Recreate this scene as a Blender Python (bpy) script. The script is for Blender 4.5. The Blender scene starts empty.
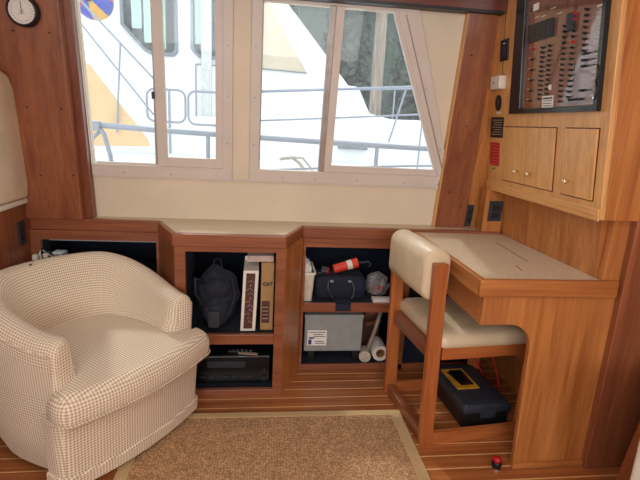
import bpy, bmesh, math, random
from mathutils import Vector, Matrix, Euler
random.seed(4)
C = bpy.context.scene
COL = C.collection
PI = math.pi

# ------------------------------------------------------------------ camera
CAM_H = 1.20
Fv = Vector((-58, 118, -470)).normalized()
Xv = Vector((3610, -80, -470)); Xv = (Xv - Fv * Xv.dot(Fv)).normalized()
Uv = Xv.cross(Fv)
cd = bpy.data.cameras.new('camera'); cam = bpy.data.objects.new('camera', cd); COL.objects.link(cam)
cam.matrix_world = Matrix.Translation((0, 0, CAM_H)) @ Matrix((Xv, Fv, Uv)).to_4x4()
cd.lens = 36 * 470 / 640; cd.clip_start = .02; cd.clip_end = 300
C.camera = cam

# ------------------------------------------------------------------ light
w = bpy.data.worlds.new('world'); C.world = w; w.use_nodes = True
bgn = w.node_tree.nodes['Background']
bgn.inputs[0].default_value = (.93, .97, 1.0, 1); bgn.inputs[1].default_value = 2.35
def sun(name, rot, e, col, ang):
    l = bpy.data.lights.new(name, 'SUN'); l.energy = e; l.color = col; l.angle = ang
    o = bpy.data.objects.new(name, l); o.rotation_euler = rot; COL.objects.link(o)
sun('sun', (math.radians(38), 0, math.radians(200)), 1.2, (1, .96, .9), .05)
def area(name, loc, target, sx, sy, e, col):
    l = bpy.data.lights.new(name, 'AREA'); l.shape = 'RECTANGLE'; l.size = sx; l.size_y = sy; l.energy = e; l.color = col
    o = bpy.data.objects.new(name, l); o.location = loc
    o.rotation_euler = (Vector(target) - Vector(loc)).to_track_quat('-Z', 'Y').to_euler(); COL.objects.link(o)
area('daylight_back_window', (.1, -2.02, 1.38), (.1, 2, .7), 2.2, .75, 38, (1, .97, .93))
area('fill_left', (-.97, -.9, 1.42), (1, .9, .7), 1.1, .5, 12, (1, .97, .93))  # added fill from an unseen left side, lights the desk panel
area('fill_overhead', (.2, .35, 1.925), (.25, .8, 0), .8, .8, 12, (1, .96, .92))  # added overhead fill; the ceiling is closed, no hatch
vs = C.view_settings; vs.view_transform = 'Standard'; vs.look = 'None'; vs.gamma = 1; vs.exposure = -0.16
try: vs.use_curve_mapping = False
except Exception: pass

# ------------------------------------------------------------------ materials
def nm(name):
    m = bpy.data.materials.new(name); m.use_nodes = True
    nt = m.node_tree; return m, nt, nt.nodes, nt.links, nt.nodes['Principled BSDF']
def lin(r, g, b):
    f = lambda c: (c / 255 / 12.92) if c / 255 <= .04045 else ((c / 255 + .055) / 1.055) ** 2.4
    return (f(r), f(g), f(b), 1)
def noisecol(nt, p, c1, c2, scale, lo=.35, hi=.65, detail=3, stretch=(1, 1, 1), bump=0, bscale=None, dist=0):
    N, L = nt.nodes, nt.links
    tc = N.new('ShaderNodeTexCoord'); mp = N.new('ShaderNodeMapping'); mp.inputs['Scale'].default_value = stretch
    L.new(tc.outputs['Object'], mp.inputs[0])
    n = N.new('ShaderNodeTexNoise'); n.inputs['Scale'].default_value = scale; n.inputs['Detail'].default_value = detail
    n.inputs['Distortion'].default_value = dist
    L.new(mp.outputs[0], n.inputs['Vector'])
    r = N.new('ShaderNodeValToRGB'); r.color_ramp.elements[0].position = lo; r.color_ramp.elements[1].position = hi
    r.color_ramp.elements[0].color = c1; r.color_ramp.elements[1].color = c2
    L.new(n.outputs['Fac'], r.inputs[0]); L.new(r.outputs[0], p.inputs['Base Color'])
    if bump:
        b = N.new('ShaderNodeBump'); b.inputs['Strength'].default_value = bump; b.inputs['Distance'].default_value = .002
        L.new(n.outputs['Fac'], b.inputs['Height']); L.new(b.outputs[0], p.inputs['Normal'])
    return n, r, mp
def plain(name, c, rough=.5, metal=0, vary=.12, scale=30, bump=0, coat=0):
    m, nt, N, L, p = nm(name)
    p.inputs['Roughness'].default_value = rough; p.inputs['Metallic'].default_value = metal
    p.inputs['Coat Weight'].default_value = coat
    a = tuple(min(1, x * (1 - vary)) for x in c[:3]) + (1,); b = tuple(min(1, x * (1 + vary)) for x in c[:3]) + (1,)
    noisecol(nt, p, a, b, scale, bump=bump)
    return m
def wood(name, c1, c2, axis, rough=.34, fine=1.0):
    m, nt, N, L, p = nm(name)
    p.inputs['Roughness'].default_value = rough; p.inputs['Coat Weight'].default_value = .15; p.inputs['Coat Roughness'].default_value = .2
    st = [22, 22, 22]; st['xyz'.index(axis)] = 1.3
    n, r, mp = noisecol(nt, p, c1, c2, 1.0, .3, .72, 4, st, dist=.8)
    st2 = [190, 190, 190]; st2['xyz'.index(axis)] = 5
    mp2 = N.new('ShaderNodeMapping'); mp2.inputs['Scale'].default_value = st2
    L.new(N['Texture Coordinate'].outputs['Object'], mp2.inputs[0])
    n2 = N.new('ShaderNodeTexNoise'); n2.inputs['Scale'].default_value = 1; n2.inputs['Detail'].default_value = 2
    L.new(mp2.outputs[0], n2.inputs['Vector'])
    mr = N.new('ShaderNodeMapRange'); mr.inputs[1].default_value = .3; mr.inputs[2].default_value = .7
    mr.inputs[3].default_value = .78; mr.inputs[4].default_value = 1.12
    L.new(n2.outputs['Fac'], mr.inputs[0])
    mx = N.new('ShaderNodeMix'); mx.data_type = 'RGBA'; mx.blend_type = 'MULTIPLY'; mx.inputs[0].default_value = .8
    L.new(r.outputs[0], mx.inputs[6]); L.new(mr.outputs[0], mx.inputs[7]); L.new(mx.outputs[2], p.inputs['Base Color'])
    return m
GA, GB = lin(162, 96, 48), lin(202, 136, 76)      # teak tinted golden, brighter light put into the colour
RA, RB = lin(128, 72, 48), lin(160, 98, 64)       # same teak tinted redder, dimmer light put into the colour
LA, LB = lin(212, 156, 94), lin(230, 178, 114)     # pale teak doors, brightened to carry the stronger light up there
GX, GY, GZ = (wood('teak_gold_lit_' + a, GA, GB, a) for a in 'xyz')
RX, RY, RZ = (wood('teak_red_dim_' + a, RA, RB, a) for a in 'xyz')
LZ = wood('teak_pale_lit_z', LA, LB, 'z', .4); LY = wood('teak_pale_lit_y', LA, LB, 'y', .4)
DZ = wood('teak_dark_z', lin(116, 62, 44), lin(138, 80, 58), 'z'); DX = wood('teak_dark_x', lin(92, 42, 32), lin(116, 56, 42), 'x')
CHW = wood('chair_teak', lin(156, 84, 42), lin(196, 120, 66), 'z', .3); CHX = wood('chair_teak_x', lin(156, 84, 42), lin(196, 120, 66), 'x', .3)
BEIGE = plain('cream_wall_laminate', lin(222, 210, 188), .55, vary=.03, scale=5)
FRAME = plain('pale_painted_window_frame', lin(212, 202, 194), .45, vary=.03, scale=8)
TRACK = plain('grey_aluminium_track', lin(160, 152, 146), .4, .3)
CEIL = plain('cream_headliner', lin(232, 224, 206), .7, vary=.03)
NAVY = plain('navy_carpet_lining', lin(14, 26, 44), .95, vary=.25, scale=220, bump=.3)
VINYL = plain('cream_vinyl', lin(212, 194, 164), .38, vary=.05, scale=14, bump=.12)
VINYLW = plain('cream_upholstery', lin(224, 210, 186), .5, vary=.06, scale=9, bump=.2)
WHITE = plain('white_plastic', lin(236, 232, 222), .4, vary=.03)
BLACK = plain('black_plastic', lin(22, 22, 24), .4, vary=.2)
BLACKG = plain('black_gloss_plastic', lin(16, 20, 26), .2, vary=.2)
DGREY = plain('dark_grey_plastic', lin(46, 52, 62), .45)
GREYM = plain('grey_painted_steel', lin(150, 156, 156), .45, .0, vary=.05)
CHROME = plain('chrome', (.75, .76, .78, 1), .18, 1.0, vary=.03)
STEEL = plain('stainless_rail', lin(140, 147, 160), .4, .3, vary=.04)
BRASS = plain('pale_brass', lin(226, 200, 150), .25, .6, vary=.05)
RED = plain('red_plastic', lin(190, 26, 34), .4); ORANGE = plain('orange_red_plastic', lin(226, 62, 34), .4)
YEL = plain('yellow_plastic', lin(214, 160, 40), .45); YLAB = plain('pale_yellow_label', lin(196, 176, 96), .5)
PAPER = plain('white_paper', lin(236, 234, 230), .7, vary=.03); INK = plain('dark_ink', lin(50, 46, 50), .7)
LINE = plain('pale_line_ink', lin(206, 200, 190), .6)
CARD = plain('brown_cardboard', lin(176, 138, 92), .8, vary=.06); BROWN = plain('brown_print', lin(86, 48, 40), .6)
BAGM = plain('dark_navy_nylon', lin(34, 38, 52), .9, vary=.25, scale=60, bump=.4)
NAVYB = plain('navy_canvas', lin(28, 34, 54), .85, vary=.25, scale=120, bump=.3)
GEL = plain('white_gelcoat', (.82, .84, .86, 1), .25, vary=.02, scale=2)
CANV = plain('tan_canvas', lin(214, 180, 132), .85, vary=.06, scale=6, bump=.2)
CANV2 = plain('beige_canvas', lin(196, 184, 162), .85, vary=.06, scale=9, bump=.2)
HEDG = plain('grey_anodised_frame', lin(120, 130, 140), .4, .5)

def gingham():
    m, nt, N, L, p = nm('tan_gingham_fabric'); p.inputs['Roughness'].default_value = .9
    p.inputs['Sheen Weight'].default_value = .2
    uv = N.new('ShaderNodeUVMap'); sp = N.new('ShaderNodeSeparateXYZ'); L.new(uv.outputs[0], sp.inputs[0])
    def stripe(o):
        a = N.new('ShaderNodeMath'); a.operation = 'MULTIPLY'; a.inputs[1].default_value = 1 / .0102; L.new(o, a.inputs[0])
        f = N.new('ShaderNodeMath'); f.operation = 'FRACT'; L.new(a.outputs[0], f.inputs[0])
        g = N.new('ShaderNodeMath'); g.operation = 'GREATER_THAN'; g.inputs[1].default_value = .5; L.new(f.outputs[0], g.inputs[0]); return g.outputs[0]
    s = N.new('ShaderNodeMath'); s.operation = 'ADD'; L.new(stripe(sp.outputs[0]), s.inputs[0]); L.new(stripe(sp.outputs[1]), s.inputs[1])
    h = N.new('ShaderNodeMath'); h.operation = 'MULTIPLY'; h.inputs[1].default_value = .5; L.new(s.outputs[0], h.inputs[0])
    r = N.new('ShaderNodeValToRGB'); e = r.color_ramp.elements
    e[0].color = lin(244, 236, 222); e[1].color = lin(180, 154, 124); k = e.new(.5); k.color = lin(220, 204, 180)
    L.new(h.outputs[0], r.inputs[0]); L.new(r.outputs[0], p.inputs['Base Color'])
    n = N.new('ShaderNodeTexNoise'); n.inputs['Scale'].default_value = 9; tc = N.new('ShaderNodeTexCoord'); L.new(tc.outputs['Object'], n.inputs[0])
    b = N.new('ShaderNodeBump'); b.inputs['Strength'].default_value = .25; b.inputs['Distance'].default_value = .01
    L.new(n.outputs['Fac'], b.inputs['Height']); L.new(b.outputs[0], p.inputs['Normal'])
    return m
GING = gingham()

def floor_mat():
    m, nt, N, L, p = nm('teak_and_holly_floor'); p.inputs['Roughness'].default_value = .28
    tc = N.new('ShaderNodeTexCoord'); sp = N.new('ShaderNodeSeparateXYZ'); L.new(tc.outputs['Object'], sp.inputs[0])
    def M(op, a, b=None):
        n = N.new('ShaderNodeMath'); n.operation = op
        for i, v in enumerate((a, b)):
            if v is None: continue
            if isinstance(v, (int, float)): n.inputs[i].default_value = v
            else: L.new(v, n.inputs[i])
        return n.outputs[0]
    d = M('DIVIDE', M('ADD', sp.outputs[1], 10 * .0685 - .032), .0685); fr = M('FRACT', d); fl = M('FLOOR', d)
    line = M('LESS_THAN', fr, .085)
    cb = N.new('ShaderNodeCombineXYZ'); L.new(M('ADD', M('MULTIPLY', sp.outputs[0], 1.6), M('MULTIPLY', fl, 7.3)), cb.inputs[0])
    L.new(M('MULTIPLY', sp.outputs[1], 45), cb.inputs[1])
    n = N.new('ShaderNodeTexNoise'); n.inputs['Scale'].default_value = 1; n.inputs['Detail'].default_value = 4; L.new(cb.outputs[0], n.inputs['Vector'])
    r = N.new('ShaderNodeValToRGB'); r.color_ramp.elements[0].position = .3; r.color_ramp.elements[1].position = .7
    r.color_ramp.elements[0].color = lin(144, 82, 46); r.color_ramp.elements[1].color = lin(186, 118, 68); L.new(n.outputs['Fac'], r.inputs[0])
    mx = N.new('ShaderNodeMix'); mx.data_type = 'RGBA'; L.new(line, mx.inputs[0]); L.new(r.outputs[0], mx.inputs[6])
    mx.inputs[7].default_value = lin(224, 182, 128); L.new(mx.outputs[2], p.inputs['Base Color'])
    return m
FLOOR = floor_mat()
def speckle(name, base, spk, spk2):
    m, nt, N, L, p = nm(name); p.inputs['Roughness'].default_value = .42
    n, r, mp = noisecol(nt, p, spk, base, 260, .38, .5, 2)
    e = r.color_ramp.elements.new(.62); e.color = spk2
    return m
LAM = speckle('speckled_beige_laminate', lin(222, 204, 176), lin(184, 160, 130), lin(232, 218, 194))
def sisal():
    m, nt, N, L, p = nm('woven_sisal'); p.inputs['Roughness'].default_value = .95
    tc = N.new('ShaderNodeTexCoord'); mp = N.new('ShaderNodeMapping'); mp.inputs['Scale'].default_value = (95, 140, 90)
    L.new(tc.outputs['Object'], mp.inputs[0])
    v = N.new('ShaderNodeTexVoronoi'); v.inputs['Scale'].default_value = 1; v.inputs['Randomness'].default_value = .55; L.new(mp.outputs[0], v.inputs['Vector'])
    r = N.new('ShaderNodeValToRGB'); e = r.color_ramp.elements; e[0].position = .15; e[1].position = .62
    e[0].color = lin(222, 184, 140); e[1].color = lin(164, 124, 88); L.new(v.outputs['Distance'], r.inputs[0])
    n = N.new('ShaderNodeTexNoise'); n.inputs['Scale'].default_value = 30; n.inputs['Detail'].default_value = 3; L.new(tc.outputs['Object'], n.inputs[0])
    mr = N.new('ShaderNodeMapRange'); mr.inputs[1].default_value = .3; mr.inputs[2].default_value = .7; mr.inputs[3].default_value = .84; mr.inputs[4].default_value = 1.12; L.new(n.outputs['Fac'], mr.inputs[0])
    mx = N.new('ShaderNodeMix'); mx.data_type = 'RGBA'; mx.blend_type = 'MULTIPLY'; mx.inputs[0].default_value = 1
    L.new(r.outputs[0], mx.inputs[6]); L.new(mr.outputs[0], mx.inputs[7]); L.new(mx.outputs[2], p.inputs['Base Color'])
    b = N.new('ShaderNodeBump'); b.inputs['Strength'].default_value = .8; b.inputs['Distance'].default_value = .004; b.invert = True
    L.new(v.outputs['Distance'], b.inputs['Height']); L.new(b.outputs[0], p.inputs['Normal'])
    return m
SISAL = sisal(); TAPE = plain('tan_cotton_tape', lin(196, 168, 124), .9, vary=.06, scale=120, bump=.2)
def glass(name, haze=.06):
    m, nt, N, L, p = nm(name); N.remove(p); out = N['Material Output']
    t = N.new('ShaderNodeBsdfTransparent'); t.inputs[0].default_value = (.96, .98, .98, 1)
    g = N.new('ShaderNodeBsdfGlossy'); g.inputs['Roughness'].default_value = .03
    d = N.new('ShaderNodeBsdfTranslucent'); d.inputs[0].default_value = (.85, .88, .9, 1)
    m1 = N.new('ShaderNodeMixShader'); m1.inputs[0].default_value = haze; L.new(t.outputs[0], m1.inputs[1]); L.new(d.outputs[0], m1.inputs[2])
    m2 = N.new('ShaderNodeMixShader'); m2.inputs[0].default_value = .012; L.new(m1.outputs[0], m2.inputs[1]); L.new(g.outputs[0], m2.inputs[2])
    L.new(m2.outputs[0], out.inputs['Surface']); return m
GLASS = glass('light_veiled_glass', .05)  # translucent share adds a pale veil of bright haze over the view
def leafmat(name, a, b, sc):
    m, nt, N, L, p = nm(name); p.inputs['Roughness'].default_value = .9; noisecol(nt, p, a, b, sc, .35, .65, 5); return m
TREE = leafmat('dark_conifer_green', lin(40, 54, 46), lin(96, 110, 96), 5)
PANELW = wood('walnut_panel_z', lin(108, 64, 44), lin(138, 88, 62), 'z', .1)
PANELW.node_tree.nodes['Principled BSDF'].inputs['Coat Weight'].default_value = 1.0
PANELW.node_tree.nodes['Principled BSDF'].inputs['Coat Roughness'].default_value = .03
PANELW.node_tree.nodes['Principled BSDF'].inputs['Coat IOR'].default_value = 1.75

# ------------------------------------------------------------------ geometry helpers
IDF = lambda a, b, d: (a, b, d)
class G:
    def __init__(s): s.bm = bmesh.new(); s.uv = False
    def face(s, vs):
        try: return s.bm.faces.new(vs)
        except ValueError: return None
    def hexa(s, pts):
        v = [s.bm.verts.new(p) for p in pts]
        for f in ((0, 3, 2, 1), (4, 5, 6, 7), (0, 1, 5, 4), (1, 2, 6, 5), (2, 3, 7, 6), (3, 0, 4, 7)): s.face([v[i] for i in f])
        return s
    def box(s, x0, x1, y0, y1, z0, z1, fn=None):
        fn = fn or (lambda x, y, z: (x, y, z))
        return s.hexa([fn(x, y, z) for z in (z0, z1) for x, y in ((x0, y0), (x1, y0), (x1, y1), (x0, y1))])
    def prism(s, poly, d0, d1, fn=IDF):
        a = [s.bm.verts.new(fn(p[0], p[1], d0)) for p in poly]; b = [s.bm.verts.new(fn(p[0], p[1], d1)) for p in poly]
        s.face(a[::-1]); s.face(b); n = len(poly)
        for i in range(n): s.face([a[i], a[(i + 1) % n], b[(i + 1) % n], b[i]])
        return s
    def ring(s, outer, inner, d0, d1, fn=IDF):   # frame: same-length outer and inner loops
        n = len(outer); V = [[s.bm.verts.new(fn(p[0], p[1], d)) for p in lp] for d in (d0, d1) for lp in (outer, inner)]
        for i in range(n):
            j = (i + 1) % n
            s.face([V[0][i], V[0][j], V[1][j], V[1][i]]); s.face([V[2][j], V[2][i], V[3][i], V[3][j]])
            s.face([V[0][j], V[0][i], V[2][i], V[2][j]]); s.face([V[1][i], V[1][j], V[3][j], V[3][i]])
        return s
    def stack(s, rings, cap0=True, cap1=True, closed=True):
        R = [[s.bm.verts.new(p) for p in r] for r in rings]; n = len(R[0])
        for a, b in zip(R, R[1:]):
            for i in range(n if closed else n - 1): j = (i + 1) % n; s.face([a[i], a[j], b[j], b[i]])
        if cap0: s.face(R[0][::-1])
        if cap1: s.face(R[-1])
        return s
    def cyl(s, p0, p1, r0, r1=None, n=16):
        r1 = r0 if r1 is None else r1; p0 = Vector(p0); p1 = Vector(p1); q = (p1 - p0).to_track_quat('Z', 'Y')
        cr = lambda c, r: [c + q @ Vector((r * math.cos(2 * PI * i / n), r * math.sin(2 * PI * i / n), 0)) for i in range(n)]
        return s.stack([cr(p0, r0), cr(p1, r1)])
    def lathe(s, prof, base=(0, 0, 0), axis=(0, 0, 1), n=20):
        q = Vector(axis).to_track_quat('Z', 'Y'); b = Vector(base)
        return s.stack([[b + q @ Vector((max(r, 1e-4) * math.cos(2 * PI * i / n), max(r, 1e-4) * math.sin(2 * PI * i / n), h)) for i in range(n)] for r, h in prof])
    def tube(s, pts, r, n=8, closed=False):
        pts = [Vector(p) for p in pts]; rings = []; m = len(pts); up = None
        for i, p in enumerate(pts):
            if closed: t = (pts[(i + 1) % m] - pts[i - 1]).normalized()
            else: t = (pts[min(i + 1, m - 1)] - pts[max(i - 1, 0)]).normalized()
            if up is None: up = t.orthogonal().normalized()
            up = (up - t * up.dot(t)).normalized(); sd = t.cross(up)
            rings.append([p + (up * math.cos(2 * PI * k / n) + sd * math.sin(2 * PI * k / n)) * r for k in range(n)])
        if closed: rings.append(rings[0])
        return s.stack(rings, not closed, not closed)
    def blob(s, c, r, seg=20, rg=12, fn=None):
        rings = []
        for i in range(1, rg):
            a = PI * i / rg; ring = []
            for k in range(seg):
                b = 2 * PI * k / seg; d = Vector((math.sin(a) * math.cos(b), math.sin(a) * math.sin(b), -math.cos(a)))
                f = fn(d) if fn else 1; ring.append(Vector(c) + Vector((d.x * r[0], d.y * r[1], d.z * r[2])) * f)
            rings.append(ring)
        return s.stack(rings)
def boxuv(me):
    uvl = me.uv_layers.new(name='UVMap')
    for p in me.polygons:
        n = p.normal; a = (abs(n.x), abs(n.y), abs(n.z)); k = a.index(max(a))
        for li in p.loop_indices:
            v = me.vertices[me.loops[li].vertex_index].co
            uvl.data[li].uv = ((v.y, v.z), (v.x, v.z), (v.x, v.y))[k]
def build(name, g, mat, parent=None, loc=None, bev=0, smooth=False, seg=2, uv=False, sub=0):
    """one mesh object; geometry in world coordinates unless parent is rotated; loc = origin"""
    me = bpy.data.meshes.new(name); bm = g.bm
    bmesh.ops.remove_doubles(bm, verts=bm.verts, dist=1e-5)
    bmesh.ops.recalc_face_normals(bm, faces=bm.faces)
    o = bpy.data.objects.new(name, me); COL.objects.link(o)
    if parent is not None:
        o.parent = parent
        if not parent.get('_local'):
            inv = world_of(parent).inverted(); bmesh.ops.transform(bm, matrix=inv, verts=bm.verts)
    elif loc is not None:
        o.location = loc; bmesh.ops.translate(bm, vec=-Vector(loc), verts=bm.verts)
    bm.to_mesh(me); bm.free(); me.materials.append(mat)
    if uv and not me.uv_layers: boxuv(me)
    if smooth:
        for p in me.polygons: p.use_smooth = True
    if sub:
        s = o.modifiers.new('sub', 'SUBSURF'); s.levels = sub; s.render_levels = sub
    if bev:
        b = o.modifiers.new('bevel', 'BEVEL'); b.width = bev; b.segments = seg; b.limit_method = 'ANGLE'; b.angle_limit = math.radians(40)
        b.harden_normals = False
    return o
def world_of(o):
    m = Matrix.Identity(4)
    while o is not None: m = o.matrix_basis @ m; o = o.parent
    return m
def tag(o, label, cat, group=None):
    o['label'] = label; o['category'] = cat
    if group: o['group'] = group
    return o
def thing(name, label, cat, loc=(0, 0, 0), rz=0, group=None):
    o = bpy.data.objects.new(name, None); COL.objects.link(o); o.location = loc; o.rotation_euler = (0, 0, rz)
    o.empty_display_size = .05
    return tag(o, label, cat, group)
def struct(o): o['kind'] = 'structure'; return o
def arcp(cx, cy, r, a0, a1, n=6): return [(cx + r * math.cos(math.radians(a0 + (a1 - a0) * i / n)), cy + r * math.sin(math.radians(a0 + (a1 - a0) * i / n))) for i in range(n + 1)]
def rrect(x0, x1, z0, z1, r, n=4):
    return arcp(x1 - r, z0 + r, r, -90, 0, n) + arcp(x1 - r, z1 - r, r, 0, 90, n) + arcp(x0 + r, z1 - r, r, 90, 180, n) + arcp(x0 + r, z0 + r, r, 180, 270, n)

# leaning planes of the cabin sides
WF = lambda x, z, d: (x, 2.22 - .12 * (z - .742) - d, z)            # window wall, d into the room
CXR = 1.09
CF = lambda y, z, d: (CXR - .1 * (z - .95) - d, y, z)               # overhead cabinet face, d into the room
RF = lambda y, z, d: (1.165 - .1 * (z - .735) - d, y, z)            # right wall below the cabinet
XZ = lambda x, z, d: (x, d, z)
YZ = lambda y, z, d: (d, y, z)
XY = lambda x, y, d: (x, y, d)

# ------------------------------------------------------------------ the room
struct(build('floor', G().box(-1.06, 1.75, -2.1, 2.6, -.06, 0), FLOOR))
struct(build('ceiling', G().box(-1.10, 1.8, -2.1, 2.12, 1.95, 2.0), CEIL))
# window wall, cream laminate, two openings (cut as pieces of one mesh)
g = G()
def wpoly(p, g, d0=-.03, d1=0): g.prism(p, d0, d1, WF)
wpoly([(-1.06, .742), (1.2, .742), (1.2, .93), (-1.06, .93)], g)
wpoly([(-1.06, 1.68), (1.2, 1.68), (1.2, 1.98), (-1.06, 1.98)], g)
wpoly([(-1.06, .93), (-.73, .93), (-.73, 1.68), (-1.06, 1.68)], g)
wpoly([(-.13, .93), (-.052, .93), (-.052, 1.68), (-.13, 1.68)], g)
wpoly([(.868, .93), (1.2, .93), (1.2, 1.68), (.616, 1.68), (.60, 1.68)], g)
struct(build('wall_front', g, BEIGE))
struct(build('wall_left', G().box(-1.06, -1.0, -2.1, 2.56, 0, .742).box(-1.06, -1.0, -2.1, 2.13, .742, .812).box(-1.10, -1.03, .1, 2.2, .812, 1.98).box(-1.10, -1.03, -2.1, -1.5, .812, 1.98)
             .box(-1.10, -1.03, -1.5, .1, 1.72, 1.98).box(-1.10, -1.03, -1.5, .1, .812, 1.12), RZ))
g = G().prism([(1.431, 0), (2.6, 0), (2.6, 1.98), (1.431, 1.98)], 0, -.05, RF)
struct(build('wall_right', g, GZ))
struct(build('wall_back', G().box(-1.06, 1.75, -2.12, -2.06, 0, 1.0).box(-1.06, 1.75, -2.12, -2.06, 1.76, 2.0).box(-1.06, -.97, -2.12, -2.06, 1.0, 1.76).box(1.2, 1.75, -2.12, -2.06, 1.0, 1.76), GZ))
struct(build('wall_bulkhead', G().box(1.168, 1.75, 1.402, 1.43, 0, 1.98), GZ))
struct(build('wall_starboard', G().box(1.7, 1.75, -2.1, 1.402, 0, 1.98), GZ))
struct(build('wall_locker', G().box(-1.06, 1.26, 2.52, 2.56, 0, .72), NAVY))
# posts and beam
o = struct(build('trim_1', G().prism([(-1.03, .742), (-.772, .742), (-.768, 1.95), (-1.03, 1.95)], .055, .088, WF), RZ, bev=.003))
struct(build('trim_2', G().prism([(-.772, .742), (-.738, .742), (-.733, 1.95), (-.768, 1.95)], 0, .05, WF), DZ, bev=.003))
struct(build('trim_3', G().prism([(.858, .742), (1.012, .742), (.985, 1.95), (.862, 1.95)], 0, .035, WF), RZ, bev=.003))
struct(build('trim_4', G().prism([(1.0, .742), (1.16, .742), (1.16, 1.95), (.975, 1.95)], 0, .012, WF), GZ, bev=.003))
struct(build('trim_5', G().prism([(.852, .742), (.858, .742), (.862, 1.7), (.856, 1.7)], 0, .03, WF), LZ))
struct(build('trim_6', G().prism([(-.772, .742), (-.769, .742), (-.765, 1.95), (-.768, 1.95)], .05, .09, WF), RZ))
struct(build('trim_7', G().prism([(-.73, 1.69), (1.2, 1.703), (1.2, 1.96), (-.73, 1.96)], 0, .06, WF), DX, bev=.004))
struct(build('trim_10', G().prism([(-.73, 1.682), (1.0, 1.694), (1.0, 1.706), (-.73, 1.694)], .016, .062, WF), BLACK))
struct(build('trim_8', G().box(-1.03, -.985, .1, 2.125, .812, .834), WHITE, bev=.004))
for x, z in ((-.942, 1.486), (-.813, 1.488), (-.932, 1.208), (-.802, 1.208), (-.918, .933), (-.787, .938)):
    p = build('screw', G().cyl(WF(x, z, .088), WF(x, z, .090), .004, n=10), BLACK, o)
for i, (x, z) in enumerate(((.90, 1.53), (.93, 1.23), (.9, .92), (.97, .85))): build('screw', G().cyl(WF(x, z, .035), WF(x, z, .038), .004, n=10), BLACK, bpy.data.objects['trim_3'])
struct(build('trim_9', G().prism([(-.73, .93), (.868, .93), (.868, .937), (-.73, .937)], 0, .014, WF), FRAME))

# ------------------------------------------------------------------ windows
def window(name, outer, inner, panes, stiles, screws):
    root = bpy.data.objects.new(name, None); COL.objects.link(root); root.location = WF(sum(p[0] for p in outer) / len(outer), .94, 0); root['kind'] = 'structure'
    build('window_frame', G().ring(outer, inner, -.03, .016, WF), FRAME, root, bev=.003)
    for q, d in panes:
        build('glass_pane', G().prism(q, d - .002, d + .002, WF), GLASS, root)
    for mat, q, d0, d1 in stiles: build('window_stile', G().prism(q, d0, d1, WF), mat, root, bev=.002)
    for x, z in screws: build('screw', G().cyl(WF(x, z, .016), WF(x, z, .019), .0035, n=8), TRACK, root)
    return root
T = 1.682
wn = window('window_1', [(-.735, .935), (-.13, .935), (-.125, T + .02), (-.735, T + .02)], [(-.733, .985), (-.17, .985), (-.165, T), (-.733, T)],
       [([(-.733, .985), (-.455, .985), (-.45, T), (-.733, T)], -.012), ([(-.44, .99), (-.18, .99), (-.18, T), (-.44, T)], 0)],
       [(TRACK, [(-.468, .985), (-.452, .985), (-.448, T), (-.452, T)], -.024, -.004),
        (FRAME, [(-.455, .985), (-.412, .985), (-.406, T), (-.448, T)], -.012, .008), (FRAME, [(-.203, .985), (-.17, .985), (-.165, T), (-.198, T)], -.012, .008),
        (FRAME, [(-.44, .985), (-.18, .985), (-.18, 1.027), (-.44, 1.027)], -.011, .0075), (FRAME, [(-.72, .975), (-.45, .975), (-.45, .995), (-.72, .995)], -.024, -.004)],
       [(-.6, .952), (-.4, .952), (-.2, .952), (-.15, 1.1), (-.147, 1.3), (-.145, 1.5)])
build('latch', G().box(-.462, -.452, 2.20, 2.215, 1.27, 1.30, lambda x, y, z: WF(x, z, .012 + (2.215 - y))), BLACK, wn)
window('window_2', [(-.054, .935), (.842, .935), (.877, 1.05), (.648, T + .02), (-.051, T + .02)], [(-.01, .99), (.84, .99), (.832, 1.03), (.555, T), (-.006, T)],
       [([(-.01, .99), (.27, .99), (.28, T), (-.006, T)], -.012), ([(.30, 1.0), (.83, 1.0), (.54, T), (.31, T)], 0)],
       [(TRACK, [(.264, .99), (.292, .99), (.297, T), (.272, T)], -.026, .004), (FRAME, [(.290, .99), (.323, .99), (.332, T), (.297, T)], -.012, .009),
        (FRAME, [(.31, .99), (.845, .99), (.835, 1.022), (.32, 1.022)], -.011, .0085), (FRAME, [(.828, 1.0), (.848, 1.02), (.572, T), (.538, T)], -.012, .0085),
        (TRACK, [(-.012, .99), (-.006, .99), (-.002, T), (-.008, T)], -.026, 0), (TRACK, [(.852, 1.028), (.857, 1.035), (.595, T - .01), (.589, T - .01)], .008, .018)],
       [(0.1, .955), (.25, .955), (.45, .955), (.68, .955), (-.035, 1.1), (-.033, 1.3), (-.032, 1.5), (.83, 1.12), (.72, 1.38)])

# ------------------------------------------------------------------ low cabinets and worktop
# worktop follows the zig-zag front
fr = [(-1.0, 2.152), (-.452, 2.128), (-.352, 1.905), (.114, 1.900), (.198, 2.104), (1.16, 2.092)]
back = [(1.16, 2.218), (-1.0, 2.218)]
tags = []
wt = thing('worktop', 'speckled beige worktop with teak edge running under both windows', 'worktop', (-.1, 2.1, .70))
def inset(pl, d):
    out = []
    for i, p in enumerate(pl):
        a = Vector(pl[max(i - 1, 0)]); b = Vector(pl[min(i + 1, len(pl) - 1)]); t = (b - a).normalized(); n = Vector((-t.y, t.x))
        out.append((p[0] + n.x * d, p[1] + n.y * d))
    return out
fi = inset(fr, .03); fi[0] = (-1.0, fi[0][1]); fi[-1] = (1.16, fi[-1][1])
build('top_surface', G().prism([tuple(p) for p in fi] + back, .712, .7425, XY), LAM, wt)
for i in range(5):
    a, b, c, d = fr[i], fr[i + 1], fi[i + 1], fi[i]
    if i < 4: build('edge_trim', G().prism([a, b, c, d], .690, .744, XY), RX, wt, bev=.005)
build('edge_trim', G().prism([fr[4], fr[5], fi[5], fi[4]], .690, .744, XY), RX, wt, bev=.005)

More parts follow.
